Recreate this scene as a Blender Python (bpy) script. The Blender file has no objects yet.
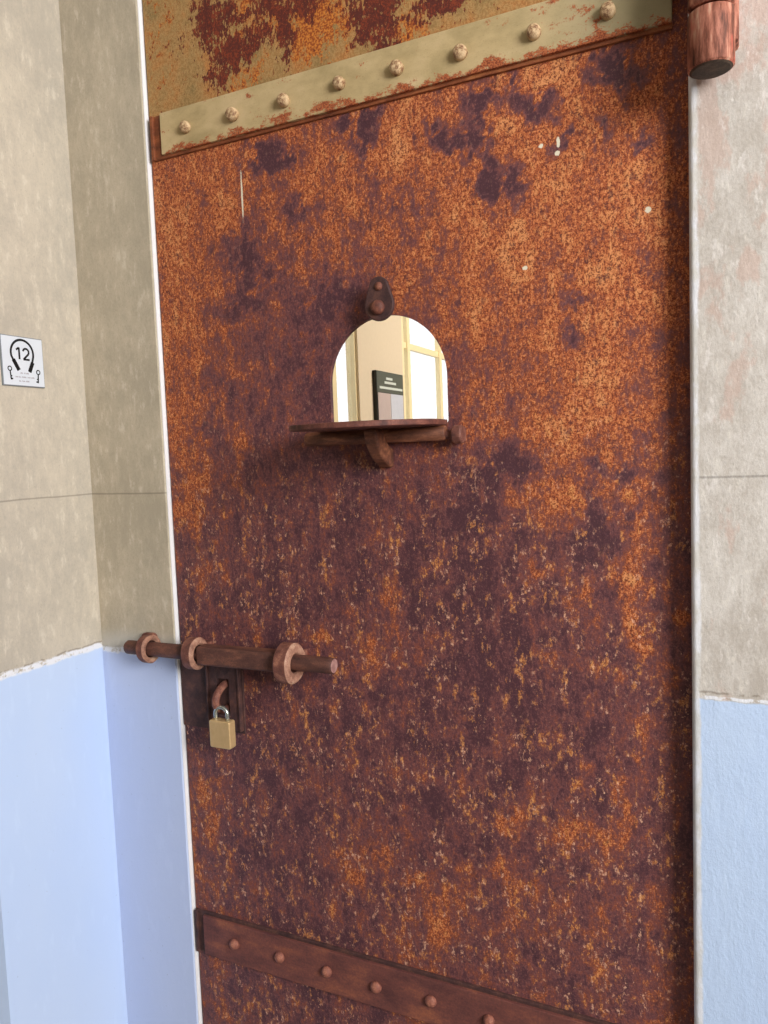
import bpy, bmesh, math, random
from mathutils import Vector, Matrix, noise
# rust map of the door sheet: 0 = purple skin, 99 = bright orange; rows go up the door
RUST_X=(-0.88,-0.03); RUST_Z=(0.4,2.05)
RUST='''
35 32 29 26 25 25 35 37 30 30 27 25 34 46 40
35 32 30 27 25 25 34 37 30 30 27 25 33 46 40
36 33 30 27 25 25 34 37 30 30 27 25 33 46 40
36 33 30 27 25 25 33 37 30 30 27 25 33 47 40
37 33 30 26 25 25 33 38 30 30 27 25 33 47 40
41 34 30 25 22 25 33 38 30 30 27 25 32 47 40
46 36 25 22 21 25 32 40 38 31 28 25 32 47 40
48 38 23 20 21 27 34 40 44 35 32 30 33 46 40
49 41 24 20 21 29 34 39 40 36 33 32 34 43 37
43 38 24 20 21 31 33 32 31 35 33 30 33 39 33
36 34 24 20 20 28 30 27 24 30 35 33 30 31 28
29 27 22 20 20 25 27 25 21 22 28 32 29 25 20
24 23 21 20 20 23 25 25 18 19 22 27 29 28 20
20 20 20 21 24 24 24 22 17 17 20 20 23 31 20
20 20 20 21 23 26 27 23 17 15 17 20 23 32 20
21 21 20 20 20 28 35 37 21 15 17 19 22 37 20
22 24 22 21 23 24 27 31 18 14 17 21 22 44 20
25 25 22 21 23 21 19 23 15 13 19 25 25 44 20
30 26 23 20 20 18 16 20 17 15 21 33 32 45 24
41 36 28 20 20 18 17 25 24 19 24 46 47 38 29
48 42 32 22 22 20 18 28 32 32 37 56 58 41 30
51 43 34 25 25 23 20 28 38 45 50 61 67 49 30
55 49 40 28 24 19 16 27 36 44 53 62 72 52 30
58 53 45 34 28 23 18 32 39 46 59 61 69 53 31
59 56 50 41 35 30 23 37 45 54 66 65 69 57 36
59 55 47 38 40 41 31 42 51 61 69 65 70 62 40
60 55 48 39 42 45 45 49 55 63 68 70 70 70 45
64 58 52 45 46 48 52 58 61 61 66 76 65 73 41
65 61 58 57 55 52 56 62 63 60 63 79 65 65 32
66 64 62 61 59 59 60 64 66 67 76 80 75 59 30
69 67 65 64 64 66 68 70 70 72 80 80 75 59 30
70 69 69 70 70 70 70 70 70 72 80 80 75 60 30
'''
BLOBS = [(-0.653, 1.954, 0.025, 0.018, -0.6), (-0.612, 1.942, 0.014, 0.011, -0.4), (-0.589, 1.88, 0.021, 0.014, -0.35), (-0.692, 1.826, 0.019, 0.03, -0.4), (-0.676, 1.786, 0.026, 0.021, -0.3), (-0.313, 1.966, 0.017, 0.028, -0.5), (-0.303, 1.912, 0.01, 0.019, -0.5), (-0.343, 1.92, 0.02, 0.009, -0.5), (-0.369, 1.939, 0.012, 0.013, -0.4), (-0.3, 1.853, 0.012, 0.017, -0.6), (-0.264, 1.847, 0.011, 0.018, -0.6), (-0.258, 1.978, 0.009, 0.012, -0.5), (-0.239, 1.947, 0.026, 0.009, -0.5), (-0.225, 1.927, 0.013, 0.011, -0.5), (-0.193, 1.883, 0.011, 0.011, -0.5), (-0.137, 1.962, 0.021, 0.018, -0.7), (-0.148, 1.893, 0.01, 0.014, -0.5), (-0.101, 1.871, 0.006, 0.006, -0.5), (-0.329, 1.891, 0.008, 0.013, -0.4), (-0.484, 1.984, 0.031, 0.019, -0.4), (-0.478, 1.948, 0.013, 0.025, -0.4), (-0.427, 1.849, 0.027, 0.016, -0.25), (-0.186, 1.702, 0.015, 0.018, -0.4), (-0.194, 1.651, 0.01, 0.019, -0.3), (-0.545, 1.732, 0.042, 0.026, -0.3), (-0.707, 1.743, 0.028, 0.015, -0.25), (-0.584, 1.647, 0.051, 0.045, -0.15), (-0.745, 1.613, 0.029, 0.032, -0.15), (-0.789, 1.551, 0.016, 0.023, -0.3), (-0.278, 1.486, 0.03, 0.022, -0.35), (-0.337, 1.418, 0.036, 0.057, -0.2), (-0.165, 1.469, 0.011, 0.009, -0.4), (-0.128, 1.462, 0.011, 0.012, -0.4), (-0.166, 1.391, 0.023, 0.033, -0.35), (-0.122, 1.417, 0.01, 0.006, -0.3), (-0.795, 1.469, 0.02, 0.023, 0.2), (-0.822, 1.385, 0.017, 0.024, 0.25), (-0.73, 1.532, 0.023, 0.013, 0.3), (-0.279, 1.445, 0.011, 0.019, 0.35), (-0.244, 1.444, 0.016, 0.024, 0.2), (-0.198, 1.424, 0.018, 0.019, 0.2), (-0.103, 1.461, 0.01, 0.019, 0.2), (-0.244, 1.342, 0.008, 0.011, 0.45), (-0.152, 1.344, 0.008, 0.009, 0.45), (-0.123, 1.324, 0.01, 0.008, 0.45), (-0.096, 1.314, 0.006, 0.01, 0.4), (-0.183, 1.3, 0.009, 0.013, 0.4), (-0.204, 1.296, 0.008, 0.011, 0.35), (-0.112, 1.248, 0.011, 0.033, 0.35), (-0.117, 1.287, 0.01, 0.016, 0.3), (-0.235, 1.216, 0.016, 0.008, 0.45), (-0.199, 1.212, 0.005, 0.012, 0.45), (-0.164, 1.204, 0.005, 0.02, 0.45), (-0.143, 1.209, 0.01, 0.011, 0.3), (-0.113, 1.142, 0.017, 0.02, 0.25), (-0.139, 1.03, 0.009, 0.035, 0.35), (-0.179, 1.062, 0.005, 0.017, 0.4), (-0.212, 1.018, 0.019, 0.014, 0.35), (-0.276, 0.985, 0.012, 0.012, 0.4), (-0.298, 0.959, 0.013, 0.01, 0.45), (-0.206, 0.976, 0.024, 0.02, 0.35), (-0.166, 0.963, 0.012, 0.031, 0.45), (-0.293, 0.886, 0.026, 0.027, 0.35), (-0.11, 1.096, 0.005, 0.005, 0.5), (-0.105, 0.906, 0.013, 0.017, 0.3), (-0.494, 1.198, 0.023, 0.022, 0.35), (-0.455, 1.216, 0.01, 0.021, 0.4), (-0.465, 1.299, 0.011, 0.027, 0.35), (-0.58, 1.215, 0.027, 0.019, 0.25), (-0.817, 1.3, 0.011, 0.014, 0.4), (-0.762, 1.298, 0.01, 0.012, 0.35), (-0.77, 1.238, 0.014, 0.013, 0.35), (-0.697, 1.214, 0.008, 0.017, 0.4), (-0.823, 0.916, 0.017, 0.073, 0.2), (-0.562, 0.853, 0.032, 0.03, 0.3), (-0.536, 0.825, 0.014, 0.017, 0.2), (-0.445, 0.853, 0.02, 0.016, 0.4), (-0.403, 0.792, 0.024, 0.04, 0.2), (-0.49, 0.892, 0.009, 0.032, 0.2), (-0.097, 0.852, 0.015, 0.008, -0.5)]
PEEL_DARK = [(-0.726, 2.178, 0.041, 0.035, 0.9), (-0.698, 2.119, 0.044, 0.023, 0.9), (-0.726, 2.096, 0.022, 0.021, 0.8), (-0.744, 2.205, 0.026, 0.017, 0.8), (-0.601, 2.138, 0.015, 0.056, 0.9), (-0.455, 2.112, 0.038, 0.029, 0.9), (-0.441, 2.075, 0.021, 0.016, 0.8), (-0.493, 2.132, 0.019, 0.013, 0.7), (-0.358, 2.099, 0.042, 0.018, 0.9), (-0.655, 2.13, 0.032, 0.017, 0.8), (-0.558, 2.154, 0.016, 0.014, 0.7), (-0.524, 2.165, 0.235, 0.019, 0.8)]
PEEL_ORANGE = [(-0.671, 2.163, 0.053, 0.05, 0.6), (-0.559, 2.126, 0.036, 0.048, 0.9), (-0.574, 2.158, 0.097, 0.027, 0.8), (-0.417, 2.089, 0.051, 0.026, 0.6), (-0.388, 2.094, 0.029, 0.015, 0.7), (-0.502, 2.118, 0.032, 0.034, 0.6), (-0.834, 2.192, 0.024, 0.091, 0.25), (-0.685, 2.094, 0.045, 0.029, 0.5)]
RUST_G = [[int(v)/100 for v in l.split()] for l in RUST.strip().split('\n')]

C = bpy.context.scene.collection
PI = math.pi

# ------------------------------------------------------------------ helpers
def link(name, bm, mat, parent=None, smooth=False, bevel=0.0, seg=2, bang=50):
    me = bpy.data.meshes.new(name)
    bmesh.ops.recalc_face_normals(bm, faces=bm.faces[:])
    bm.to_mesh(me); bm.free()
    for p in me.polygons: p.use_smooth = smooth
    o = bpy.data.objects.new(name, me); C.objects.link(o)
    if mat: me.materials.append(mat)
    if bevel:
        m = o.modifiers.new('bevel', 'BEVEL'); m.width = bevel; m.segments = seg
        m.limit_method = 'ANGLE'; m.angle_limit = math.radians(bang)
    if parent is not None:
        o.parent = parent
        o.matrix_parent_inverse = world_of(parent).inverted()
    return o

def world_of(o):
    m = Matrix.Translation(o.location) @ o.rotation_euler.to_matrix().to_4x4()
    return m if o.parent is None else world_of(o.parent) @ o.matrix_parent_inverse @ m

def thing(name, label, cat, loc, group=None):
    o = bpy.data.objects.new(name, None); C.objects.link(o)
    o.location = loc; o.empty_display_size = 0.05
    return tag(o, label, cat, group)

def tag(o, label, cat, group=None):
    o['label'] = label; o['category'] = cat; o['kind'] = 'thing'
    if group: o['group'] = group
    return o

def struct(o):
    o['kind'] = 'structure'; return o

def box(bm, x0, x1, y0, y1, z0, z1):
    v = [bm.verts.new((x, y, z)) for x in (x0, x1) for y in (y0, y1) for z in (z0, z1)]
    for f in ((0,1,3,2), (4,6,7,5), (0,4,5,1), (2,3,7,6), (0,2,6,4), (1,5,7,3)):
        bm.faces.new([v[i] for i in f])

def frame_of(d):
    d = Vector(d).normalized()
    a = Vector((0,0,1)) if abs(d.z) < .9 else Vector((1,0,0))
    u = d.cross(a).normalized(); return d, u, d.cross(u)

def lathe(bm, origin, axis, prof, n=32, cap0=True, cap1=True):
    """revolve (radius, distance) pairs about an axis"""
    d, u, w = frame_of(axis); o = Vector(origin); rings = []
    for r, h in prof:
        rings.append([bm.verts.new(o + d*h + (u*math.cos(2*PI*k/n) + w*math.sin(2*PI*k/n))*max(r, 1e-5)) for k in range(n)])
    for a, b in zip(rings, rings[1:]):
        for k in range(n): bm.faces.new((a[k], a[(k+1)%n], b[(k+1)%n], b[k]))
    if cap0: bm.faces.new(rings[0])
    if cap1: bm.faces.new(rings[-1])
    return rings

def ring(bm, origin, axis, ri, ro, L, n=40, wob=0.0, ch=.002, seed=1):
    """thick eye / collar with a round bore"""
    d, u, w = frame_of(axis); o = Vector(origin); rnd = random.Random(seed)
    ph = [rnd.uniform(0, 6.28) for _ in range(4)]
    prof = [(ri, ch), (ri+ch, 0), (ro-ch, 0), (ro, ch), (ro, L-ch), (ro-ch, L), (ri+ch, L), (ri, L-ch)]
    R = []
    for r, h in prof:
        R.append([bm.verts.new(o + d*(h-L/2) + (u*math.cos(t) + w*math.sin(t))*(r + (wob*(math.sin(2*t+ph[0])+.6*math.sin(3*t+ph[1])+.4*math.sin(5*t+ph[2])) if r > ri+ch+1e-6 else 0)))
                  for t in (2*PI*k/n for k in range(n))])
    m = len(R)
    for i in range(m):
        a, b = R[i], R[(i+1)%m]
        for k in range(n): bm.faces.new((a[k], a[(k+1)%n], b[(k+1)%n], b[k]))

def tube(bm, pts, rad, n=14, caps=True):
    pts = [Vector(p) for p in pts]; rads = rad if isinstance(rad, (list, tuple)) else [rad]*len(pts)
    R = []; t0 = (pts[1]-pts[0]).normalized(); _, u, w = frame_of(t0)
    for i, p in enumerate(pts):
        t = (pts[min(i+1, len(pts)-1)] - pts[max(i-1, 0)]).normalized()
        u = (u - t*u.dot(t)).normalized(); w = t.cross(u)
        R.append([bm.verts.new(p + (u*math.cos(2*PI*k/n) + w*math.sin(2*PI*k/n))*rads[i]) for k in range(n)])
    for a, b in zip(R, R[1:]):
        for k in range(n): bm.faces.new((a[k], a[(k+1)%n], b[(k+1)%n], b[k]))
    if caps: bm.faces.new(R[0]); bm.faces.new(R[-1])

def prism(bm, poly, depth, to3):
    """extrude a 2D outline; to3(u, v, w) gives the 3D point, w in (0, depth)"""
    a = [bm.verts.new(to3(u, v, 0)) for u, v in poly]; b = [bm.verts.new(to3(u, v, depth)) for u, v in poly]
    n = len(poly)
    bm.faces.new(a); bm.faces.new(b)
    for k in range(n): bm.faces.new((a[k], a[(k+1)%n], b[(k+1)%n], b[k]))

def pale_right_faces(o):  # gives the ring faces turned right a paler material
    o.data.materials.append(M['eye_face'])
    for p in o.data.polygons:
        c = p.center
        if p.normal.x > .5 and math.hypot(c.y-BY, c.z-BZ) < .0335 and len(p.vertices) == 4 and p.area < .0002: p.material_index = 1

def rrect(x0, x1, y0, y1, r, n=5):
    o = []
    for cx, cy, a in ((x1-r, y0+r, -90), (x1-r, y1-r, 0), (x0+r, y1-r, 90), (x0+r, y0+r, 180)):
        for k in range(n+1):
            t = math.radians(a + 90*k/n); o.append((cx+r*math.cos(t), cy+r*math.sin(t)))
    return o

# ------------------------------------------------------------------ materials
class NT:
    def __init__(s, name):
        s.m = bpy.data.materials.new(name); s.m.use_nodes = True
        s.t = s.m.node_tree; s.b = s.t.nodes['Principled BSDF']; s.out = s.t.nodes['Material Output']
        s.co = s.t.nodes.new('ShaderNodeTexCoord').outputs['Object']
        s.xyz = None
    def n(s, typ, **kw):
        n = s.t.nodes.new(typ)
        for k, v in kw.items(): setattr(n, k, v)
        return n
    def put(s, sock, v):
        if isinstance(v, bpy.types.NodeSocket): s.t.links.new(v, sock)
        elif v is not None: sock.default_value = v
    def math(s, op, a, b=None, c=None, clamp=False):
        n = s.n('ShaderNodeMath', operation=op, use_clamp=clamp)
        for i, v in enumerate((a, b, c)):
            if v is not None: s.put(n.inputs[i], v)
        return n.outputs[0]
    def add(s, a, b): return s.math('ADD', a, b)
    def mul(s, a, b): return s.math('MULTIPLY', a, b)
    def ss(s, v, lo, hi, a=0., b=1.):
        n = s.n('ShaderNodeMapRange', interpolation_type='SMOOTHSTEP')
        s.put(n.inputs[0], v); s.put(n.inputs[1], lo); s.put(n.inputs[2], hi); s.put(n.inputs[3], a); s.put(n.inputs[4], b)
        return n.outputs[0]
    def scaled(s, sc):
        n = s.n('ShaderNodeMapping'); s.put(n.inputs[0], s.co); n.inputs[3].default_value = sc
        return n.outputs[0]
    def noise(s, scale, detail=4, rough=.55, stretch=None, off=0.):
        n = s.n('ShaderNodeTexNoise'); m = s.n('ShaderNodeMapping'); s.put(m.inputs[0], s.co)
        m.inputs[1].default_value = (off, off*1.7, off*.6); m.inputs[3].default_value = stretch or (1,1,1)
        s.put(n.inputs['Vector'], m.outputs[0]); n.inputs['Scale'].default_value = scale
        n.inputs['Detail'].default_value = detail; n.inputs['Roughness'].default_value = rough
        return n.outputs['Fac']
    def voro(s, scale, off=0.):
        n = s.n('ShaderNodeTexVoronoi'); m = s.n('ShaderNodeMapping'); s.put(m.inputs[0], s.co)
        m.inputs[1].default_value = (off, off, off); s.put(n.inputs['Vector'], m.outputs[0]); n.inputs['Scale'].default_value = scale
        return n
    def sep(s):
        if s.xyz is None:
            n = s.n('ShaderNodeSeparateXYZ'); s.put(n.inputs[0], s.co); s.xyz = n.outputs
        return s.xyz
    def mix(s, f, a, b, blend='MIX'):
        n = s.n('ShaderNodeMix', data_type='RGBA', blend_type=blend)
        s.put(n.inputs[0], f)
        s.put(n.inputs[6], srgb(a) if isinstance(a, tuple) else a); s.put(n.inputs[7], srgb(b) if isinstance(b, tuple) else b)
        return n.outputs[2]
    def ramp(s, f, stops):
        n = s.n('ShaderNodeValToRGB'); s.put(n.inputs[0], f); e = n.color_ramp.elements
        while len(e) < len(stops): e.new(.5)
        for el, (p, c) in zip(e, stops): el.position = p; el.color = srgb(c)
        return n.outputs[0]
    def bump(s, h, strength=.3, dist=.002):
        n = s.n('ShaderNodeBump'); n.inputs['Strength'].default_value = strength; n.inputs['Distance'].default_value = dist
        s.put(n.inputs['Height'], h); s.put(s.b.inputs['Normal'], n.outputs[0])
    def done(s, col, rough=.7, metal=0., spec=.3):
        s.put(s.b.inputs['Base Color'], srgb(col) if isinstance(col, tuple) else col)
        s.put(s.b.inputs['Roughness'], rough); s.b.inputs['Metallic'].default_value = metal
        s.b.inputs['Specular IOR Level'].default_value = spec
        return s.m

def srgb(c):
    f = lambda v: v/12.92 if v <= .04045 else ((v+.055)/1.055)**2.4
    return tuple(f(v/255) for v in c[:3]) + (1.,)

def rust_metal(name, dark, mid, light, sc=40, lo=.3, hi=.75, rough=.65, speck=.35, stretch=None, bump=.35):
    t = NT(name)
    a = t.noise(sc, 6, .65, stretch); f = t.noise(sc*11, 3, .6, off=3)
    v = t.add(a, t.mul(t.add(f, -.5), speck))
    col = t.ramp(v, [(lo, dark), ((lo+hi)/2, mid), (hi, light)])
    t.bump(t.add(t.mul(a, .6), t.mul(f, .4)), bump, .0015)
    return t.done(col, rough, 0., .35)

def plain(name, c, rough=.6, metal=0., spec=.3, var=10):
    t = NT(name); a = t.noise(60, 4)
    col = t.mix(a, tuple(max(0, v-var) for v in c), tuple(min(255, v+var) for v in c))
    return t.done(col, rough, metal, spec)

# rusted sheet of the door: weathered purple-brown skin over orange rust, remains of olive paint at the top
def sheet_material():
    t = NT('rusted_sheet_iron')
    at = t.n('ShaderNodeAttribute', attribute_name='rust').outputs['Fac']
    pk = t.n('ShaderNodeAttribute', attribute_name='peel_dark').outputs['Fac']
    po = t.n('ShaderNodeAttribute', attribute_name='peel_orange').outputs['Fac']
    x, y, z = t.sep()
    n1 = t.noise(20, 9, .70); n2 = t.noise(16, 8, .70, (2.4, 1, .65), 5.); n3 = t.noise(85, 6, .75, (1.35, 1, .8), 9.)
    g = t.noise(215, 3, .7, (1.2, 1, .9), 2.); g2 = t.noise(520, 2, .6, None, 7.)
    gr = t.add(t.mul(g, .6), t.mul(g2, .4))
    at = t.add(at, t.ss(z, 1.5, 1.2, -.005, -.06))
    at = t.add(at, t.mul(t.ss(x, -.77, -.82), t.ss(z, 1.25, 1.45, 0., .08)))
    v = t.add(at, t.mul(t.add(n1, -.5), 1.45))
    v = t.add(v, t.mul(t.add(n2, -.5), 1.05))
    v = t.add(v, t.mul(t.add(n3, -.5), 1.35))
    v = t.add(v, t.mul(t.add(gr, -.5), .55))
    base = t.ramp(v, [(.0, (78,48,56)), (.22, (108,66,68)), (.38, (122,68,60)), (.48, (146,80,56)), (.66, (176,94,54)), (.92, (206,136,86))])
    # grain: pitted dark flecks through the orange, pale flecks on the purple skin
    orange = t.ss(v, .36, .58)
    pit = t.mul(t.ss(gr, .51, .44), t.add(t.mul(orange, .62), .28))
    col = t.mix(pit, base, t.mix(orange, (72,42,44), (104,46,30)))
    pale_grain = t.mul(t.ss(gr, .53, .60), t.add(t.mul(orange, .45), .20))  # paler grains of the rust itself
    col = t.mix(pale_grain, col, t.mix(orange, (176,120,108), (222,148,98)))
    fl = t.noise(125, 6, .72, (1.3, 1, .8), 13.); fl2 = t.noise(26, 4, .6, (1.6,1,.7), 21.)
    lowz = t.ss(z, 1.62, 1.35)
    fleck = t.mul(t.mul(t.ss(fl, .575, .62), t.ss(fl2, .40, .56)), t.add(t.mul(lowz, .70), .12))
    col = t.mix(fleck, col, t.mix(t.ss(gr, .44, .56), (178,118,92), (226,178,150)))
    fo = t.mul(t.mul(t.ss(n3, .55, .60), t.ss(fl2, .44, .58)), t.mul(lowz, .75))
    col = t.mix(fo, col, t.mix(t.ss(gr, .45, .55), (168,98,54), (218,154,92)))
    dk = t.mul(t.ss(t.noise(75, 7, .75, (1.3,1,.8), 37.), .555, .62), .55)
    col = t.mix(dk, col, (70,42,48))
    # paint remaining above the top strap
    w = t.mul(t.add(t.noise(45, 8, .75, (1.3,1,.9), 4.), -.5), 3.0)
    w2 = t.mul(t.add(t.noise(170, 5, .7, (1.5,1,.7), 17.), -.5), 2.6)
    pn = t.noise(25, 6, .6, None, 30.)
    paint = t.mix(t.ss(gr, .44, .56), t.ramp(pn, [(.32, (130,106,66)), (.5, (152,116,70)), (.66, (160,106,58))]), t.ramp(pn, [(.32, (148,124,80)), (.5, (172,136,88)), (.66, (186,130,76))]))
    rusty = t.mix(t.ss(t.noise(300, 3, .6, None, 6.), .42, .6), (140,66,30), (202,126,54))
    up = t.mix(t.ss(t.add(t.add(po, w), w2), .36, .56), paint, rusty)
    up = t.mix(t.ss(t.add(t.add(t.mul(pk, .92), t.mul(w, .9)), w2), .40, .50), up, t.mix(t.ss(t.add(t.mul(gr, .6), t.mul(n3, .4)), .46, .58), (84,38,32), (132,58,34)))
    above = t.ss(z, 2.028, 2.036)
    col = t.mix(above, col, up)
    # white paint specks and a thin drip
    for (cx, cz, rx, rz) in ((-.2263,1.889,.003,.003), (-.2042,1.889,.0022,.007), (-.2058,1.876,.0035,.0035), (-.6928,1.906,.0016,.040), (-.0963,1.787,.004,.004), (-.2508,1.738,.0035,.003)):
        dx = t.math('DIVIDE', t.add(x, -cx), rx); dz = t.math('DIVIDE', t.add(z, -cz), rz)
        d = t.add(t.mul(dx, dx), t.mul(dz, dz))
        d = t.add(d, t.mul(t.add(g, -.5), 3.))
        col = t.mix(t.ss(d, 1.1, .7), col, (222,212,190))
    t.bump(t.add(t.mul(gr, .55), t.add(t.mul(v, .35), t.mul(n3, .2))), .55, .0016)
    return t.done(col, t.ss(v, .2, .6, .55, .8), 0., .3)

def wall_material(name, dado, plaster, plaster2, blue, blue2, seam=None, edge=None, fade=0., streak=(6,6,.6), pink=0., corner=None, bumpy=.25, lw=1.):
    t = NT(name); x, y, z = t.sep()
    a = t.noise(6, 8, .68); s1 = t.noise(70, 7, .7, (1,1,.4), 3.); f = t.noise(260, 4, .7, (1,1,.7), 8.)
    col = t.mix(t.ss(t.add(t.mul(a, .45), t.add(t.mul(s1, .3), t.mul(f, .25))), .40, .60), plaster, plaster2)
    col = t.mix(t.mul(t.ss(s1, .55, .68), .30), col, (226,219,206))
    col = t.mix(t.mul(t.ss(f, .57, .68), .30), col, tuple(int(v*.72) for v in plaster))
    if pink:
        pn = t.noise(18, 6, .65, (1.4,1,.7), 12.)
        pz = t.ss(z, 1.35, 2.0)
        col = t.mix(t.mul(t.ss(t.add(pn, t.mul(pz, .12)), .58, .66), pink), col, (192,162,150))
        col = t.mix(t.mul(t.ss(t.noise(42, 6, .7, (1.4,1,.6), 31.), .55, .66), .55), col, (226,221,218))
    if seam:
        for sz in seam:
            d = t.math('ABSOLUTE', t.add(t.add(z, -sz), t.mul(t.add(t.noise(14, 3, .5, (1,1,0), 2.), -.5), .004)))
            col = t.mix(t.mul(t.ss(d, .0022, .0004), .5), col, tuple(int(v*.62) for v in plaster))
    bl = t.mix(t.ss(t.noise(3.5, 4, .5, (1,1,.5), 6.), .35, .65), blue, blue2)
    bl = t.mix(t.mul(t.ss(t.noise(46, 5, .6, (1,1,.3), 15.), .56, .70), .15), bl, tuple(min(255, v+18) for v in blue))
    bl = t.mix(t.mul(t.ss(t.noise(150, 3, .6, None, 25.), .70, .74), .4), bl, (140,150,176))
    n = t.noise(26, 6, .7, (1,1,.6), 19.)
    zz = t.add(t.add(z, -dado), t.mul(t.add(n, -.5), .010 + fade))
    col = t.mix(t.ss(zz, .0015, -.0015), col, bl)
    line = t.math('ABSOLUTE', t.add(zz, -.003))
    col = t.mix(t.mul(t.ss(line, .0075*lw, .003*lw), t.ss(t.noise(70, 4, .7, None, 40.), .36, .5)), col, (226,228,236))
    col = t.mix(t.mul(t.ss(t.math('ABSOLUTE', t.add(zz, -.0095)), .0022, .0006), t.mul(t.ss(t.noise(30, 4, .7, None, 44.), .46, .54), .6)), col, (126,116,104))
    if fade:
        sm = t.mul(t.ss(zz, -.004, .012), t.ss(zz, .05, .02))
        col = t.mix(t.mul(sm, .55), col, (188,186,180))
    if edge:   # worn arris: bare white paint along an edge (axis value, width, side)
        ax, e0, wd, sg = edge
        d = t.mul(t.add((x, y, z)[ax], -e0), sg)
        d = t.add(d, t.mul(t.add(t.noise(40, 6, .7, (1,1,.35), 50.), -.5), wd*.9))
        col = t.mix(t.mul(t.ss(d, wd*1.05, wd*.75), .85), col, t.mix(t.ss(n, .42, .6), (226,228,236), (208,206,202)))
    t.bump(t.add(t.mul(s1, .45), t.add(t.mul(f, .25), t.mul(n, .30))), bumpy, .0035)
    return t.done(col, .75, 0., .2)

M = {}
M['sheet'] = sheet_material()
M['hardware'] = rust_metal('brown_rusty_iron', (70,42,40), (112,66,54), (160,104,80), 55)
M['dark_iron'] = rust_metal('dark_rusty_iron', (52,36,38), (78,52,50), (112,74,60), 45)
M['bar'] = rust_metal('rusty_bolt_bar', (58,38,36), (94,60,52), (138,90,70), 50, stretch=(.35,1,1))
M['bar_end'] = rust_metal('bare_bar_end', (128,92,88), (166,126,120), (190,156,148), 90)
M['eye'] = rust_metal('worn_eye_iron', (76,46,42), (116,72,62), (168,116,94), 60)
M['eye_face'] = rust_metal('pale_eye_face', (112,76,64), (168,124,104), (208,176,152), 60)  # paler tone for the right-hand faces of the eyes
M['low_strap'] = rust_metal('purple_brown_strap_iron', (84,50,50), (112,66,60), (150,90,66), 28, .32, .72, stretch=(.5,1,1.2))
M['rivet_rust'] = rust_metal('rivet_iron', (92,56,52), (138,84,70), (190,130,104), 70)
M['flap'] = rust_metal('flap_iron', (70,42,40), (108,64,54), (158,106,88), 50)
M['barrel'] = rust_metal('hinge_barrel_iron', (72,42,34), (120,74,54), (176,116,84), 70, stretch=(.4,1.4,1.4))

def painted_strap():
    t = NT('olive_painted_strap'); x, y, z = t.sep()
    a = t.noise(20, 6, .65, (.6,1,1)); b = t.noise(50, 7, .7, (.7,1,1.2), 4.); f = t.noise(420, 2, .6, None, 9.)
    col = t.ramp(a, [(.3, (156,138,98)), (.5, (184,162,120)), (.7, (202,178,138))])
    gx = t.ss(x, -.30, -.08)
    col = t.mix(t.mul(gx, .75), col, (146,140,112))
    lowedge = t.ss(z, 2.018, 1.992)
    right = t.mul(t.ss(x, -.26, -.2), t.ss(x, -.10, -.15))
    w = t.add(t.add(b, t.mul(lowedge, .22)), t.add(t.mul(right, .06), t.mul(t.add(f, -.5), .25)))
    col = t.mix(t.ss(w, .62, .70), col, t.mix(t.ss(f, .42, .58), (122,60,40), (176,100,62)))
    col = t.mix(t.mul(t.ss(f, .60, .7), .25), col, (112,96,66))
    t.bump(t.add(t.mul(b, .6), t.mul(f, .4)), .4, .0015)
    return t.done(col, .7, 0., .25)
M['painted'] = painted_strap()
M['painted_rivet'] = rust_metal('painted_rivet', (112,72,52), (178,146,108), (208,180,142), 150, .36, .58, speck=.7)

def rim_material():
    return rust_metal('rust_rim', (88,46,30), (136,76,46), (178,116,70), 60, stretch=(.4,1,1))
M['rim'] = rim_material()

def hinge_material():
    t = NT('pink_flaking_hinge_paint')
    a = t.noise(60, 6, .7, (1.6,1.6,.22)); b = t.noise(32, 5, .6, (1,1,.5), 5.)
    col = t.ramp(t.add(t.mul(a, .7), t.mul(b, .3)), [(.38, (70,42,34)), (.46, (126,74,58)), (.54, (178,116,96)), (.62, (204,164,140))])
    col = t.mix(t.mul(t.ss(b, .56, .64), .6), col, (188,92,78))
    t.bump(a, .5, .002)
    return t.done(col, .65, 0., .3)
M['hinge'] = hinge_material()
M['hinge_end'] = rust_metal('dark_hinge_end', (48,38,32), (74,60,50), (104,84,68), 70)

M['brass'] = None
def brass():
    t = NT('dull_brass'); a = t.noise(70, 4, .6); f = t.noise(500, 2, .6, (1,1,.2), 3.)
    col = t.mix(t.add(t.mul(a, .6), t.mul(f, .4)), (200,166,116), (232,200,152))
    return t.done(col, .38, .45, .5)
M['brass'] = brass()
M['steel'] = plain('bright_steel', (196,204,202), .25, .9, .5)
M['steel_dark'] = plain('dark_keyway', (36,32,28), .6)
M['sign_white'] = plain('white_sign_plastic', (214,220,230), .35, 0., .4, 3)
M['sign_black'] = plain('black_print', (18,18,22), .5, 0., .3, 3)
M['sign_grey'] = plain('pale_grey_print', (150,138,148), .6, 0., .3, 4)
M['sign_edge'] = plain('grey_sign_edge', (126,132,138), .5, 0., .3, 4)

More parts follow.
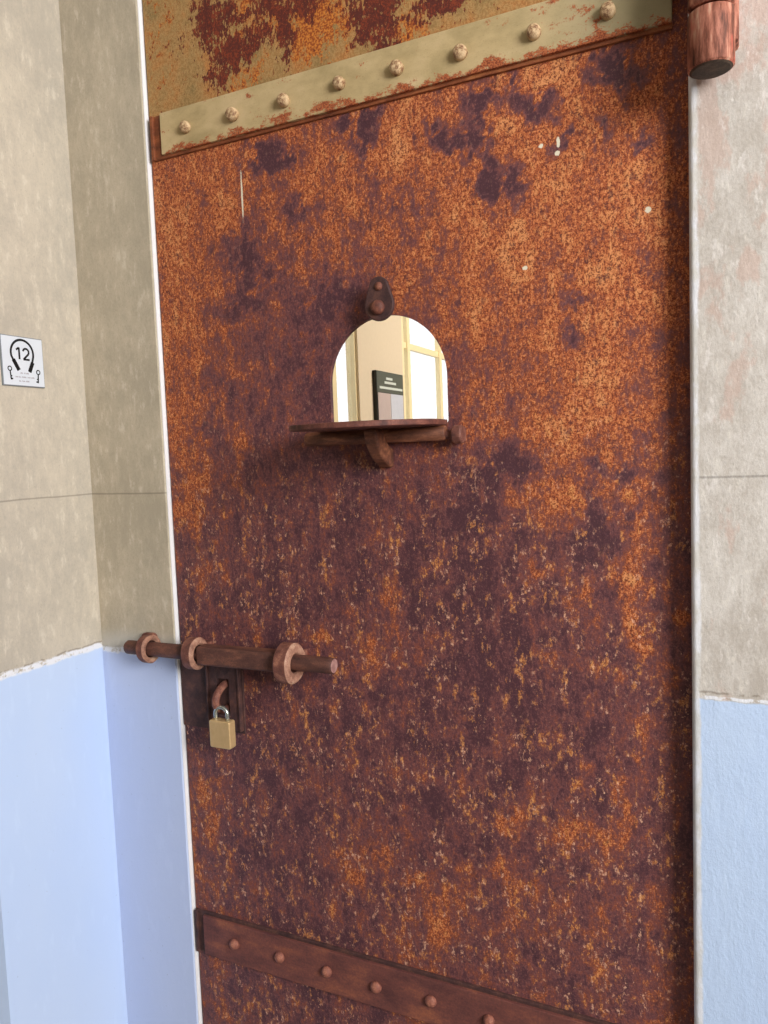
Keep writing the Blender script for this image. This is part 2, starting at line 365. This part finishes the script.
M['wall_left'] = wall_material('left_wall_paint', 1.1725, (176,168,156), (198,188,172), (192,210,240), (186,206,240), seam=(1.449,), bumpy=.15)
M['wall_jamb'] = wall_material('jamb_paint', 1.1655, (170,160,142), (192,180,160), (192,204,234), (186,200,234), seam=(1.449,), fade=.012, bumpy=.25)
M['wall_right'] = wall_material('right_wall_paint', 1.1872, (180,172,164), (208,203,198), (192,211,238), (184,205,238), seam=(1.4580,), edge=(0, -.0485, .011, 1), pink=.5, bumpy=.65, lw=.4)
M['white_edge'] = plain('white_edge_paint', (238,238,242), .6, 0., .2, 6)
M['floor'] = plain('grey_concrete_floor', (132,128,122), .8, 0., .2, 14)
M['ceiling'] = plain('white_ceiling', (222,220,214), .9, 0., .1, 4)
M['corridor'] = plain('corridor_beige_wall', (168,158,144), .85, 0., .15, 5)
M['cream'] = plain('cream_room_wall', (226,208,182), .85, 0., .15, 5)
M['cream_wood'] = plain('cream_window_wood', (250,232,186), .5, 0., .3, 5)
M['panel_board'] = plain('olive_grey_panel', (92,96,88), .5, 0., .3, 4)
M['panel_edge'] = plain('dark_panel_edge', (40,40,38), .5, 0., .3, 3)
M['panel_text'] = plain('panel_text_block', (196,178,174), .6, 0., .2, 6)
M['panel_photo'] = plain('panel_pale_picture', (206,208,220), .5, 0., .2, 8)
M['panel_print'] = plain('panel_white_print', (214,220,214), .5, 0., .2, 3)

def glass():
    t = NT('window_glass'); tr = t.n('ShaderNodeBsdfTransparent'); gl = t.n('ShaderNodeBsdfGlossy'); gl.inputs['Roughness'].default_value = .02
    lw = t.n('ShaderNodeLayerWeight'); lw.inputs[0].default_value = .3; mx = t.n('ShaderNodeMixShader')
    t.put(mx.inputs[0], t.mul(lw.outputs['Fresnel'], .5)); t.put(mx.inputs[1], tr.outputs[0]); t.put(mx.inputs[2], gl.outputs[0])
    t.put(t.out.inputs[0], mx.outputs[0]); return t.m
M['glass'] = glass()

# ------------------------------------------------------------------ setting
YS = -.009            # face of the jamb strip
XC = -1.04            # corner of reveal and strip
XL, XR = -.8665, -.030 # the door leaf
YR = -.028            # face of the wall on the hinge side

bm = bmesh.new()      # reveal wall with a chamfered arris at its outer end
prism(bm, [(XC, .25), (XC, -.2475), (XC-.075, -.268), (XC-.35, -.300), (XC-.35, .25)], 3.0, lambda u, v, w: (u, v, w))
struct(link('wall_left', bm, M['wall_left']))
bm = bmesh.new()      # strip of wall beside the lock side, with the stop the door shuts against
prism(bm, [(XC, YS), (-.8735, YS), (-.8715, YS+.002), (-.8715, .012), (-.846, .012), (-.846, .12), (XC, .12)], 3.0, lambda u, v, w: (u, v, w))
struct(link('wall_jamb', bm, M['wall_jamb'], bevel=0))
bm = bmesh.new()      # white painted return of the strip
box(bm, -.8718, -.8700, YS+.0022, .0105, 0, 3.0)
struct(link('trim_1', bm, M['white_edge']))
bm = bmesh.new()
r = .006
pts = [(.9, YR), (.9, .12), (-.036, .12), (-.036, .012), (-.0485, -.002)]
pts += [(-.0485 + r - r*math.cos(k*PI/12), YR + r - r*math.sin(k*PI/12)) for k in range(7)]
prism(bm, pts, 3.0, lambda u, v, w: (u, v, w))
o = struct(link('wall_right', bm, M['wall_right']))
bm = bmesh.new()      # lintel above the leaf
box(bm, XC, .9, .012, .25, 2.42, 3.0); struct(link('wall_lintel', bm, M['cream']))
bm = bmesh.new(); box(bm, -3.2, 2.6, -3.6, 6.2, -.08, 0); struct(link('floor', bm, M['floor']))

# unseen corridor round the camera, added to block skylight except through a right-hand opening
bm = bmesh.new(); box(bm, -3.2, 2.52, -3.6, -3.48, 0, 3.1); struct(link('wall_unseen_back', bm, M['corridor']))
bm = bmesh.new(); box(bm, -3.2, -3.08, -3.48, -.3, 0, 3.1); box(bm, -3.2, XC-.35, -.3, -.18, 0, 3.1); struct(link('wall_unseen_left', bm, M['corridor']))
bm = bmesh.new(); ya, yb, za, zb = -2.45, -1.05, 1.55, 2.95
box(bm, 2.4, 2.52, -3.48, ya, 0, 3.1); box(bm, 2.4, 2.52, yb, .12, 0, 3.1); box(bm, 2.4, 2.52, ya, yb, 0, za); box(bm, 2.4, 2.52, ya, yb, zb, 3.1)
box(bm, .9, 2.4, YR, .12, 0, 3.1)
struct(link('wall_unseen_right', bm, M['corridor']))
bm = bmesh.new(); box(bm, -3.2, 2.52, -3.6, .0, 3.0, 3.1); struct(link('ceiling_unseen', bm, M['ceiling']))

# room behind the door
bm = bmesh.new()
WIN = ((.75, 1.985), (2.475, 3.55)); z0, z1 = .95, 2.75
ys = [.12, WIN[0][0], WIN[0][1], WIN[1][0], WIN[1][1], 6.0]
for a, b in ((0,1), (2,3), (4,5)): box(bm, -1.56, -1.5, ys[a], ys[b], 0, 3.0)
for a, b in WIN: box(bm, -1.56, -1.5, a, b, 0, z0); box(bm, -1.56, -1.5, a, b, z1, 3.0)
struct(link('wall_room_side', bm, M['cream']))
bm = bmesh.new(); box(bm, -1.62, 1.6, 6.0, 6.12, 0, 3.0); struct(link('wall_room_end', bm, M['cream']))
bm = bmesh.new(); box(bm, 1.5, 1.6, .12, 6.0, 0, 3.0); struct(link('wall_room_far_side', bm, M['cream']))
bm = bmesh.new(); box(bm, -1.62, XC, .13, .25, 0, 3.0); struct(link('wall_room_front', bm, M['cream']))
bm = bmesh.new(); box(bm, -1.62, 1.6, .0, 6.12, 3.0, 3.1); struct(link('ceiling', bm, M['ceiling']))
for i, (a, b) in enumerate(WIN):
    e = bpy.data.objects.new('window_%d' % (i+1), None); C.objects.link(e); e.location = (-1.55, (a+b)/2, z0); struct(e)
    bm = bmesh.new(); w = .05; x0, x1 = -1.548, -1.512
    box(bm, x0, x1, a, a+w, z0, z1); box(bm, x0, x1, b-w if i else b-.012, b, z0, z1); box(bm, x0, x1, a, b, z0, z0+w); box(bm, x0, x1, a, b, z1-w, z1)
    link('window_frame', bm, M['cream_wood'], e)
    bm = bmesh.new()
    mu = (1.79, 1.30) if i == 0 else (2.60, 3.06)
    for m in mu: box(bm, x0+.006, x1-.004, m-.018, m+.018, z0, z1)
    if i: box(bm, x0+.006, x1-.010, a, b, 2.035, 2.065)
    else: box(bm, x0+.006, x1-.010, a, b, 2.235, 2.265)
    link('muntin', bm, M['cream_wood'], e)
    bm = bmesh.new(); box(bm, -1.534, -1.531, a, b, z0, z1); link('pane', bm, M['glass'], e)

# information panel on the side wall of that room
t = thing('information_panel', 'dark-topped information panel on the wall seen through the arched door opening', 'sign', (-1.485, 2.30, 1.35))
y0, y1, zb, zt = 2.120, 2.425, 1.36, 1.884
bm = bmesh.new(); box(bm, -1.4995, -1.480, y0, y1, zb, zt); link('board', bm, M['panel_edge'], t, bevel=.002)
bm = bmesh.new(); box(bm, -1.480, -1.4785, y0+.004, y1-.003, zt-.098, zt-.003); link('header', bm, M['panel_board'], t)
bm = bmesh.new(); box(bm, -1.480, -1.4785, y0+.012, y0+.150, zb+.02, zt-.100); link('text_block', bm, M['panel_text'], t)
bm = bmesh.new(); box(bm, -1.480, -1.4785, y0+.153, y1-.008, zb+.02, zt-.100); link('picture', bm, M['panel_photo'], t)
bm = bmesh.new()
for a, b, dz in ((.105, .175, .026), (.085, .215, .045), (.03, .29, .070)): box(bm, -1.4785, -1.4775, y0+a, y0+b, zt-dz-.011, zt-dz)
link('heading', bm, M['panel_print'], t)

# ------------------------------------------------------------------ the door
door = thing('iron_cell_door', 'tall rust-orange and purple-brown riveted iron prison door with an arched hatch', 'door', (-.458, 0, 0))

def warp(x, z):
    a = noise.noise_vector((x*38, 3.1, z*30)); b = noise.noise_vector((x*110, 7.7, z*90)); c = noise.noise_vector((x*240, 1.2, z*220))
    return x + a.x*.012 + b.x*.009 + c.x*.005, z + a.z*.018 + b.z*.012 + c.z*.006

def rust_at(x, z):
    x, z = warp(x, z)
    g = RUST_G; nx, nz = len(g[0]), len(g)
    a = (x-RUST_X[0])/(RUST_X[1]-RUST_X[0])*(nx-1); b = (z-RUST_Z[0])/(RUST_Z[1]-RUST_Z[0])*(nz-1)
    a = min(max(a, 0), nx-1.0001); b = min(max(b, 0), nz-1.0001); i, j = int(a), int(b); u, v = a-i, b-j
    br = min(1.75, max(0., 1.25 + 2.6*noise.fractal((x*75, 4.4, z*48), .7, 2.1, 5)))
    if z > 1.86: br *= 1.1
    s = (g[j][i]*(1-u)+g[j][i+1]*u)*(1-v) + (g[j+1][i]*(1-u)+g[j+1][i+1]*u)*v
    for cx, cz, rx, rz, am in BLOBS:
        if abs(x-cx) > 2.5*rx or abs(z-cz) > 2.5*rz: continue
        d = ((x-cx)/rx)**2 + ((z-cz)/rz)**2
        if d < 6: s += am*br*math.exp(-.55*d) if am < 0 else am*.9*math.exp(-.9*d)
    return s
def peel_at(L, x, z):
    s = 0.
    if z < 2.0: return s
    x, z = warp(x, z)
    for cx, cz, rx, rz, am in L:
        d = ((x-cx)/rx)**2 + ((z-cz)/rz)**2
        if d < 6: s = max(s, am*math.exp(-.5*d*d))
    return s

AX, AZ, AR, AB = -.458, 1.6065, .0935, 1.5415     # hatch: centre, springing height, radius, sill
def arch_ray(dx, dz):
    """distance from (AX, AZ) to the hatch outline along a direction"""
    if dz >= 0: return AR
    ts = [(AZ-AB)/-dz]
    if dx > 1e-9: ts.append(AR/dx)
    if dx < -1e-9: ts.append(AR/-dx)
    return min(ts)
bm = bmesh.new(); st = .006
nx = 209; nz = 594
gx = [XL + (XR-XL)*i/nx for i in range(nx+1)]; gz = [.02 + 2.38*j/nz for j in range(nz+1)]
i0 = max(i for i in range(nx+1) if gx[i] < AX-AR-.012); i1 = min(i for i in range(nx+1) if gx[i] > AX+AR+.012)
j0 = max(j for j in range(nz+1) if gz[j] < AB-.010); j1 = min(j for j in range(nz+1) if gz[j] > AZ+AR+.012)
V = {}
for i in range(nx+1):
    for j in range(nz+1):
        if i0 < i < i1 and j0 < j < j1: continue
        V[i, j] = bm.verts.new((gx[i], 0, gz[j]))
for i in range(nx):
    for j in range(nz):
        if i0 <= i < i1 and j0 <= j < j1: continue
        bm.faces.new((V[i,j], V[i+1,j], V[i+1,j+1], V[i,j+1]))
loop = [(i, j0) for i in range(i0, i1)] + [(i1, j) for j in range(j0, j1)] + [(i, j1) for i in range(i1, i0, -1)] + [(i0, j) for j in range(j1, j0, -1)]
prev = [V[k] for k in loop]; LV = 5
for l in range(1, LV+1):
    cur = []
    for k in loop:
        p = Vector((gx[k[0]]-AX, gz[k[1]]-AZ)); D = p.length; q = p/D; e = arch_ray(q.x, q.y)
        d = D + (e-D)*l/LV; cur.append(bm.verts.new((AX+q.x*d, 0, AZ+q.y*d)))
    for k in range(len(loop)): bm.faces.new((prev[k], prev[(k+1)%len(loop)], cur[(k+1)%len(loop)], cur[k]))
    prev = cur
sheet = link('door_sheet', bm, M['sheet'], door)
me = sheet.data
if me.polygons[0].normal.y > 0: me.flip_normals()
for nm, fn in (('rust', rust_at), ('peel_dark', lambda x, z: peel_at(PEEL_DARK, x, z)), ('peel_orange', lambda x, z: peel_at(PEEL_ORANGE, x, z))):
    at = me.attributes.new(nm, 'FLOAT', 'POINT')
    at.data.foreach_set('value', [fn(v.co.x, v.co.z) for v in me.vertices])
so = sheet.modifiers.new('solid', 'SOLIDIFY'); so.thickness = .008; so.offset = -1

# riveted straps: a backing plate with a lip round a thicker strap
def strap(name, mat, rivmat, x0, x1, z0, z1, rx, rz, lip, flat):
    bm = bmesh.new(); box(bm, x0, x1, -.0095, -.003, z0, z1)
    s = link(name, bm, mat, door, bevel=.0012)
    bm = bmesh.new(); l, b, tp = lip; 
    box(bm, x0-l, x1, -.0045, .001, z0-b, z1+tp)
    box(bm, x0-l, x0-l+.006, -.0085, -.002, z0-b, z1+tp)          # turned-up end
    link('backing_strip', bm, M['rim'] if flat else M['dark_iron'], s, bevel=.001)
    bm = bmesh.new()
    if flat: prof = [(.0090, 0), (.0092, .005), (.0086, .0085), (.0066, .0105), (.0035, .0112), (.0005, .0113)]
    else: prof = [(.0092, 0), (.0088, .003), (.0072, .0058), (.0045, .0076), (.002, .0082), (.0005, .0083)]
    lathe(bm, (0, 0, 0), (0, -1, 0), prof, 20)
    first = None; rnd = random.Random(len(name) + int(z0*10))
    for i, x in enumerate(rx):
        if first is None: r = first = link('rivet', bm, rivmat, s, smooth=True)
        else:
            r = first.copy(); C.objects.link(r); r.parent = s; r.matrix_parent_inverse = first.matrix_parent_inverse.copy()
        r.location = (x, -.0088, rz + rnd.uniform(-.002, .002)); r.rotation_euler = (rnd.uniform(-.12,.12), rnd.uniform(0, 6), rnd.uniform(-.12,.12))
        k = rnd.uniform(.94, 1.08); r.scale = (k, rnd.uniform(.95, 1.15), k)
    return s
up = strap('hinge_strap', M['painted'], M['painted_rivet'], -.838, -.0665, 1.9955, 2.0600,
      [-.785, -.694, -.6025, -.5085, -.4195, -.328, -.230, -.139], 2.0258, (.022, .0045, .000), True)
up['label'] = 'olive-painted upper strap'
low = strap('hinge_strap', M['low_strap'], M['rivet_rust'], -.846, -.0705, .6355, .7065,
      [-.7795, -.688, -.598, -.510, -.418, -.327, -.235, -.142], .6720, (.019, .0, .0055), False)
low['label'] = 'purple-brown lower strap'

# hinge eye of the upper strap, above the seam of the hinge
HX, HY, HR = -.0232, -.060, .0242
bm = bmesh.new(); lathe(bm, (HX, HY-.001, 1.9715), (.06, -.03, 1), [(HR-.003, 0), (HR, .0025), (HR, .085), (HR-.003, .088)], 36)
box(bm, -.074, -.030, -.034, -.010, 2.034, 2.060)
link('hinge_eye', bm, M['hinge'], up, smooth=False, bevel=.001)

# hatch: flap let down level, hinge barrel, bracket, hinge end
flap_z = 1.5450
bm = bmesh.new(); fr, fl = .1045, .062
poly = [(AX-fr, -.012), (AX-fr, -.012-fl)] + [(AX-fr*math.cos(k*PI/28), -.012-fl-fr*math.sin(k*PI/28)*.98) for k in range(1, 28)] + [(AX+fr, -.012-fl), (AX+fr, -.012)]
poly = [(min(u, AX+.0965) if v > -.06 else u, v) for u, v in poly]
tl = math.tan(math.radians(1.0))
prism(bm, poly, .0075, lambda u, v, w: (u, v, flap_z - .0075 + w + (v+.012)*tl))
flap = link('hatch_flap', bm, M['flap'], door, bevel=.0012)
bm = bmesh.new(); lathe(bm, (-.586, -.017, 1.5265), (1, 0, 0), [(.0085, 0), (.0105, .002), (.0105, .222), (.0085, .224)], 20)
link('hinge_barrel', bm, M['barrel'], flap, smooth=True)
for f in flap.children[0].data.polygons: f.use_smooth = len(f.vertices) == 4
bm = bmesh.new(); lathe(bm, (-.3565, -.017, 1.5235), (1, 0, 0), [(.006, -.006), (.006, .004), (.0115, .0045), (.0125, .007), (.0125, .017), (.0108, .0195)], 20)
box(bm, -.352, -.339, -.012, .0, 1.514, 1.533)
o = link('hinge_end', bm, M['eye'], door, bevel=.0008)
bm = bmesh.new()     # curved bracket below the flap
outer = [(-.060, 1.5360), (-.0585, 1.5240), (-.053, 1.5120), (-.044, 1.5010), (-.032, 1.4910), (-.018, 1.4840), (-.008, 1.4810), (-.0005, 1.4800)]
inner = [(-.0005, 1.5080), (-.014, 1.5120), (-.026, 1.5200), (-.034, 1.5360)]
prism(bm, outer+inner, .0205, lambda u, v, w: (AX-.004+w-.008, u, v))
link('bracket', bm, M['barrel'], door, bevel=.004, seg=3)

# teardrop latch plate that swings over the hatch
bm = bmesh.new()
cz0, cz1, r0, r1 = 1.7335, 1.7095, .0150, .0225     # upper and lower circles (plate hangs)
d = cz0-cz1; al = math.acos((r1-r0)/d) if d > abs(r1-r0) else 0
poly = []
for k in range(13):
    tt = -al+PI/2 - 0; 
a0 = PI/2 - math.asin((r1-r0)/d)      # tangent angle from vertical
for k in range(15): t_ = -(a0) + 2*a0*k/14; poly.append((r0*math.sin(t_), cz0 + r0*math.cos(t_)))
for k in range(23): t_ = a0 + (2*PI-2*a0)*k/22; poly.append((r1*math.sin(t_), cz1 + r1*math.cos(t_)))
LX = -.4525
prism(bm, poly, .007, lambda u, v, w: (LX+u, -.029+w, v))
latch = link('hatch_latch', bm, M['dark_iron'], door, bevel=.002, seg=3)
bm = bmesh.new(); lathe(bm, (LX, .0, 1.7335), (0, -1, 0), [(.009, 0), (.009, .020), (.006, .023)], 20)
lathe(bm, (LX+.001, -.028, 1.7345), (0, -1, 0), [(.0062, 0), (.0058, .0025), (.0035, .0045), (.0005, .005)], 16)
link('pivot', bm, M['hardware'], latch, smooth=True)
bm = bmesh.new(); lathe(bm, (LX-.001, -.0285, 1.7055), (0, -1, 0), [(.0105, 0), (.0100, .004), (.0075, .0075), (.0035, .009), (.0005, .0092)], 20)
link('stud', bm, M['hardware'], latch, smooth=True)

# lock furniture fixed to the door
BY, BZ = -.037, 1.186
bm = bmesh.new(); box(bm, -.8675, -.738, -.0035, .001, 1.045, 1.165); link('lock_plate', bm, M['dark_iron'], door, bevel=.0015)
for i, (x, ro, L) in enumerate(((-.806, .0262, .022), (-.6240, .0308, .026))):
    bm = bmesh.new(); ring(bm, (x, BY, BZ-.0005-.001*i), (1, 0, 0), .0142, ro, L, 44, .0007, .003, 5+i)
    box(bm, x-L*.42, x+L*.42, BY+ro-.006, .001, BZ-.012, BZ+.012)
    pale_right_faces(link('bolt_guide', bm, M['eye'], door, smooth=False, bevel=.0008))
bm = bmesh.new()     # staple standing out of the lock plate through the slot of the hasp
SX, SZ = -.772, 1.107
pts = [(SX+.000+.004*math.sin(t_), -.0005-.038*math.sin(t_), SZ+.0215*math.cos(t_)) for t_ in (PI*k/16 for k in range(17))]
tube(bm, pts, [.0064]*17, 14); link('staple', bm, M['eye'], door, smooth=True)

# ------------------------------------------------------------------ sliding bolt with its hasp
bolt = thing('sliding_bolt', 'long round rusty iron bolt bar slid through iron eyes across the door edge', 'bolt', (-.75, BY, BZ-.013))
bm = bmesh.new()
rnd = random.Random(4)
lathe(bm, (-.952, BY, BZ-.001), (1, 0, .004), [(.0098, 0), (.0118, .003), (.0122, .05), (.0124, .17), (.0124, .395), (.0118, .4055), (.0105, .4075)], 28)
for v in bm.verts: pass
bar = link('bar', bm, M['bar'], bolt, smooth=False, bevel=.0004)
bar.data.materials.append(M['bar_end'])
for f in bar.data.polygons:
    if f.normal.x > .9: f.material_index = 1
    f.use_smooth = abs(f.normal.x) < .4
bm = bmesh.new()     # squared sleeve between the two eyes, carrying the hasp
prism(bm, rrect(BY-.0145, BY+.0135, BZ-.0158, BZ+.0150, .005, 4), .150, lambda u, v, w: (-.7915+w, u, v + (w-.06)*.012))
sl = link('sleeve', bm, M['bar'], bolt, bevel=.0008)
bm = bmesh.new()     # hasp plate with a slot
hx0, hx1, hz0, hz1 = -.805, -.738, 1.052, 1.176; sx0, sx1, sz0, sz1 = SX-.0125, SX+.0115, 1.077, 1.138
yA, yB = -.0125, -.0065
box(bm, hx0, sx0, yA, yB, hz0, hz1); box(bm, sx1, hx1, yA, yB, hz0, hz1); box(bm, sx0, sx1, yA, yB, hz0, sz0); box(bm, sx0, sx1, yA, yB, sz1, hz1)
box(bm, hx0, hx0+.0035, yA-.003, yA, hz0, hz1-.012); box(bm, hx1-.0035, hx1, yA-.003, yA, hz0, hz1-.012)
box(bm, hx0+.008, hx1-.006, BY+.006, yB, BZ-.014, BZ-.004)
link('hasp', bm, M['dark_iron'], bolt, bevel=.0008)

# ------------------------------------------------------------------ keeper on the wall strip
kp = thing('bolt_keeper', 'thick rusty iron eye on the painted wall strip holding the end of the bolt', 'keeper', (-.903, YS, BZ))
bm = bmesh.new(); ring(bm, (-.9045, BY, BZ-.0005), (1, 0, 0), .0145, .0242, .018, 40, .0008, .003, 11)
pale_right_faces(link('eye', bm, M['eye'], kp, bevel=.0006))
bm = bmesh.new(); prism(bm, rrect(-.9375, -.9075, BZ-.0215, BZ+.0205, .008, 4), .010, lambda u, v, w: (u, YS-.010+w, v))
link('foot', bm, M['eye'], kp, bevel=.002)

# ------------------------------------------------------------------ padlock
PX, PYk, PT = -.7575, -.0385, 1.0795
pl = thing('padlock', 'small brass padlock with steel shackle hanging from the door bolt hasp', 'padlock', (PX, PYk, 1.032))
bm = bmesh.new(); prism(bm, rrect(PX-.0205, PX+.0205, PT-.0455, PT, .0035, 4), .0165, lambda u, v, w: (u, PYk-.00825+w, v))
body = link('body', bm, M['brass'], pl, bevel=.0022, seg=3)
bm = bmesh.new(); sr = .0118; pts = [(PX-sr, PYk, PT-.006), (PX-sr, PYk, PT+.006)]
pts += [(PX-sr*math.cos(k*PI/14), PYk, PT+.010+sr*.9*math.sin(k*PI/14)) for k in range(15)] + [(PX+sr, PYk, PT+.006), (PX+sr, PYk, PT-.006)]
tube(bm, pts, .0034, 14); link('shackle', bm, M['steel'], pl, smooth=True)
bm = bmesh.new(); lathe(bm, (PX, PYk, PT-.0455), (0, 0, -1), [(.0065, -.001), (.0065, .0006), (.004, .0008)], 20); link('keyhole', bm, M['steel_dark'], pl)

# ------------------------------------------------------------------ hinge pin bracket built into the wall
hp = thing('hinge_pintle', 'stout round hinge block of flaking pink paint beside the top right door corner', 'hinge', (HX, HY, 1.910))
bm = bmesh.new(); lathe(bm, (HX, HY, 1.9075), (0, 0, 1), [(HR-.002, .0012), (HR, .003), (HR, .050), (HR-.0005, .0600), (HR-.004, .0612)], 40, cap0=False)
link('barrel', bm, M['hinge'], hp, bevel=0)
for f in hp.children[0].data.polygons: f.use_smooth = len(f.vertices) == 4 and abs(f.normal.z) < .4
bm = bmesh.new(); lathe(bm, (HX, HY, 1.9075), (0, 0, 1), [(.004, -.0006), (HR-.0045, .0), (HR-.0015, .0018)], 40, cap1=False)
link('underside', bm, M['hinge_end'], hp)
bm = bmesh.new(); box(bm, HX+.004, HX+.028, HY+.002, YR+.0005, 1.935, 1.982); link('arm', bm, M['hinge'], hp, bevel=.004)

# ------------------------------------------------------------------ audio tour sign on the left wall
sg = thing('audio_tour_sign', 'square white number 12 headphone sign on the left wall', 'sign', (XC, -.13, 1.63))
SY0, SY1, SZ0, SZ1 = -.1755, -.0965, 1.6305, 1.7100
bm = bmesh.new(); box(bm, XC, XC+.003, SY0, SY1, SZ0, SZ1); link('sign_back', bm, M['sign_edge'], sg, bevel=.0004)
bm = bmesh.new(); box(bm, XC+.003, XC+.0036, SY0+.0016, SY1-.0012, SZ0+.0016, SZ1-.0014); link('sign_face', bm, M['sign_white'], sg)
SW, SH = SY1-SY0, SZ1-SZ0
def sp(u, v, w=0): return (XC+.0036+w, SY0+u*SW, SZ1-v*SH)       # u to the right, v down, both 0..1
def stroke(bm, pts, wd, w=.0003):
    """flat ribbon along (u, v) points"""
    L, R = [], []
    for i, p in enumerate(pts):
        a, b = Vector(pts[max(i-1,0)]), Vector(pts[min(i+1, len(pts)-1)]); d = (b-a).normalized(); nn = Vector((-d.y, d.x))*wd/2
        p = Vector(p); L.append(bm.verts.new(sp(p.x+nn.x, p.y+nn.y, w))); R.append(bm.verts.new(sp(p.x-nn.x, p.y-nn.y, w)))
    for k in range(len(pts)-1): bm.faces.new((L[k], L[k+1], R[k+1], R[k]))
def circ(cx, cy, rx, ry, a0, a1, n=24): return [(cx+rx*math.cos(math.radians(a0+(a1-a0)*k/n)), cy+ry*math.sin(math.radians(a0+(a1-a0)*k/n))) for k in range(n+1)]
bm = bmesh.new()
stroke(bm, [(.275, .50)] + circ(.485, .34, .265, .27, 165, 375, 36) + [(.715, .50)], .046)
link('headband', bm, M['sign_black'], sg)
for a, b in (((.265, .47), (.385, .68)), ((.725, .50), (.635, .70))):
    bm = bmesh.new(); stroke(bm, [a, b], .085); link('ear_pad', bm, M['sign_black'], sg)
bm = bmesh.new(); stroke(bm, [(.345, .275), (.405, .235), (.41, .235)], .038); stroke(bm, [(.415, .225), (.415, .46)], .042)
link('digit_one', bm, M['sign_black'], sg)
bm = bmesh.new(); stroke(bm, circ(.575, .305, .068, .068, 190, 395, 16) + [(.60, .375), (.51, .455)], .040); stroke(bm, [(.505, .455), (.655, .455)], .040)
link('digit_two', bm, M['sign_black'], sg)
for cx, cy, sgn, tip in ((.17, .66, 1, .88), (.845, .69, -1, .91)):
    bm = bmesh.new(); stroke(bm, circ(cx, cy, .042, .042, 0, 360, 20), .022); stroke(bm, [(cx+.004*sgn, cy+.04), (cx+.018*sgn, tip)], .030)
    stroke(bm, [(cx+.018*sgn, tip-.02), (cx+.062*sgn, tip-.022)], .032); stroke(bm, [(cx+.014*sgn, tip-.075), (cx+.045*sgn, tip-.078)], .026)
    link('key_symbol', bm, M['sign_black'], sg)
bm = bmesh.new()
rnd = random.Random(3)
for (a, b, v, ws) in ((.41, .62, .735, (.07, .03, .07)), (.29, .74, .815, (.06, .05, .11, .06, .08)), (.37, .62, .895, (.05, .06, .09))):
    u = a; g = (b-a-sum(ws))/(len(ws)-1)
    for wv in ws:
        k = u
        while k < u+wv-.008:
            h = rnd.choice((.018, .026, .034)); stroke(bm, [(k+.006, v-h/2), (k+.006, v+.012)], .010); k += .017
        u += wv+g
link('caption', bm, M['sign_grey'], sg)

# ------------------------------------------------------------------ light, world, camera
def area(name, loc, target, sx, sy, power, col):
    l = bpy.data.lights.new(name, 'AREA'); l.shape = 'RECTANGLE'; l.size = sx; l.size_y = sy; l.energy = power; l.color = col
    o = bpy.data.objects.new(name, l); C.objects.link(o); o.location = loc
    o.rotation_euler = (Vector(target)-Vector(loc)).to_track_quat('-Z', 'Y').to_euler(); return o
area('corridor_daylight', (2.38, -1.75, 2.25), (-.45, -.3, 1.45), 1.2, 1.2, 135, (1, .985, .96))
area('room_fill', (-.1, 2.8, 2.95), (-.8, 2.8, 1.0), 1.2, 2.0, 105, (1, .95, .86))  # unseen fill added to brighten the room behind the door

w = bpy.data.worlds.new('daylight'); bpy.context.scene.world = w; w.use_nodes = True
nt = w.node_tree; bg = nt.nodes['Background']
bg.inputs[0].default_value = (.94, .97, 1.0, 1); bg.inputs[1].default_value = 2.0

cam = bpy.data.cameras.new('camera'); co = bpy.data.objects.new('camera', cam); C.objects.link(co)
cam.sensor_fit = 'VERTICAL'; cam.sensor_height = 24; cam.lens = 24*750/1024; cam.clip_start = .05
RR = ((0.90564386, 0.03778763, 0.4223521), (-0.00169341, 0.99633583, -0.0855105), (-0.42403577, 0.07672684, 0.90238942))
rt = Vector((RR[0][0], RR[0][2], -RR[0][1])); dn = Vector((RR[1][0], RR[1][2], -RR[1][1])); fw = Vector((RR[2][0], RR[2][2], -RR[2][1]))
m = Matrix((rt, -dn, -fw)).transposed().to_4x4(); m.translation = (0, -1.0, 1.5)
co.matrix_world = m
sc = bpy.context.scene; sc.camera = co
vs = sc.view_settings; vs.view_transform = 'Standard'; vs.look = 'None'; vs.exposure = 0; vs.gamma = 1; vs.use_curve_mapping = False
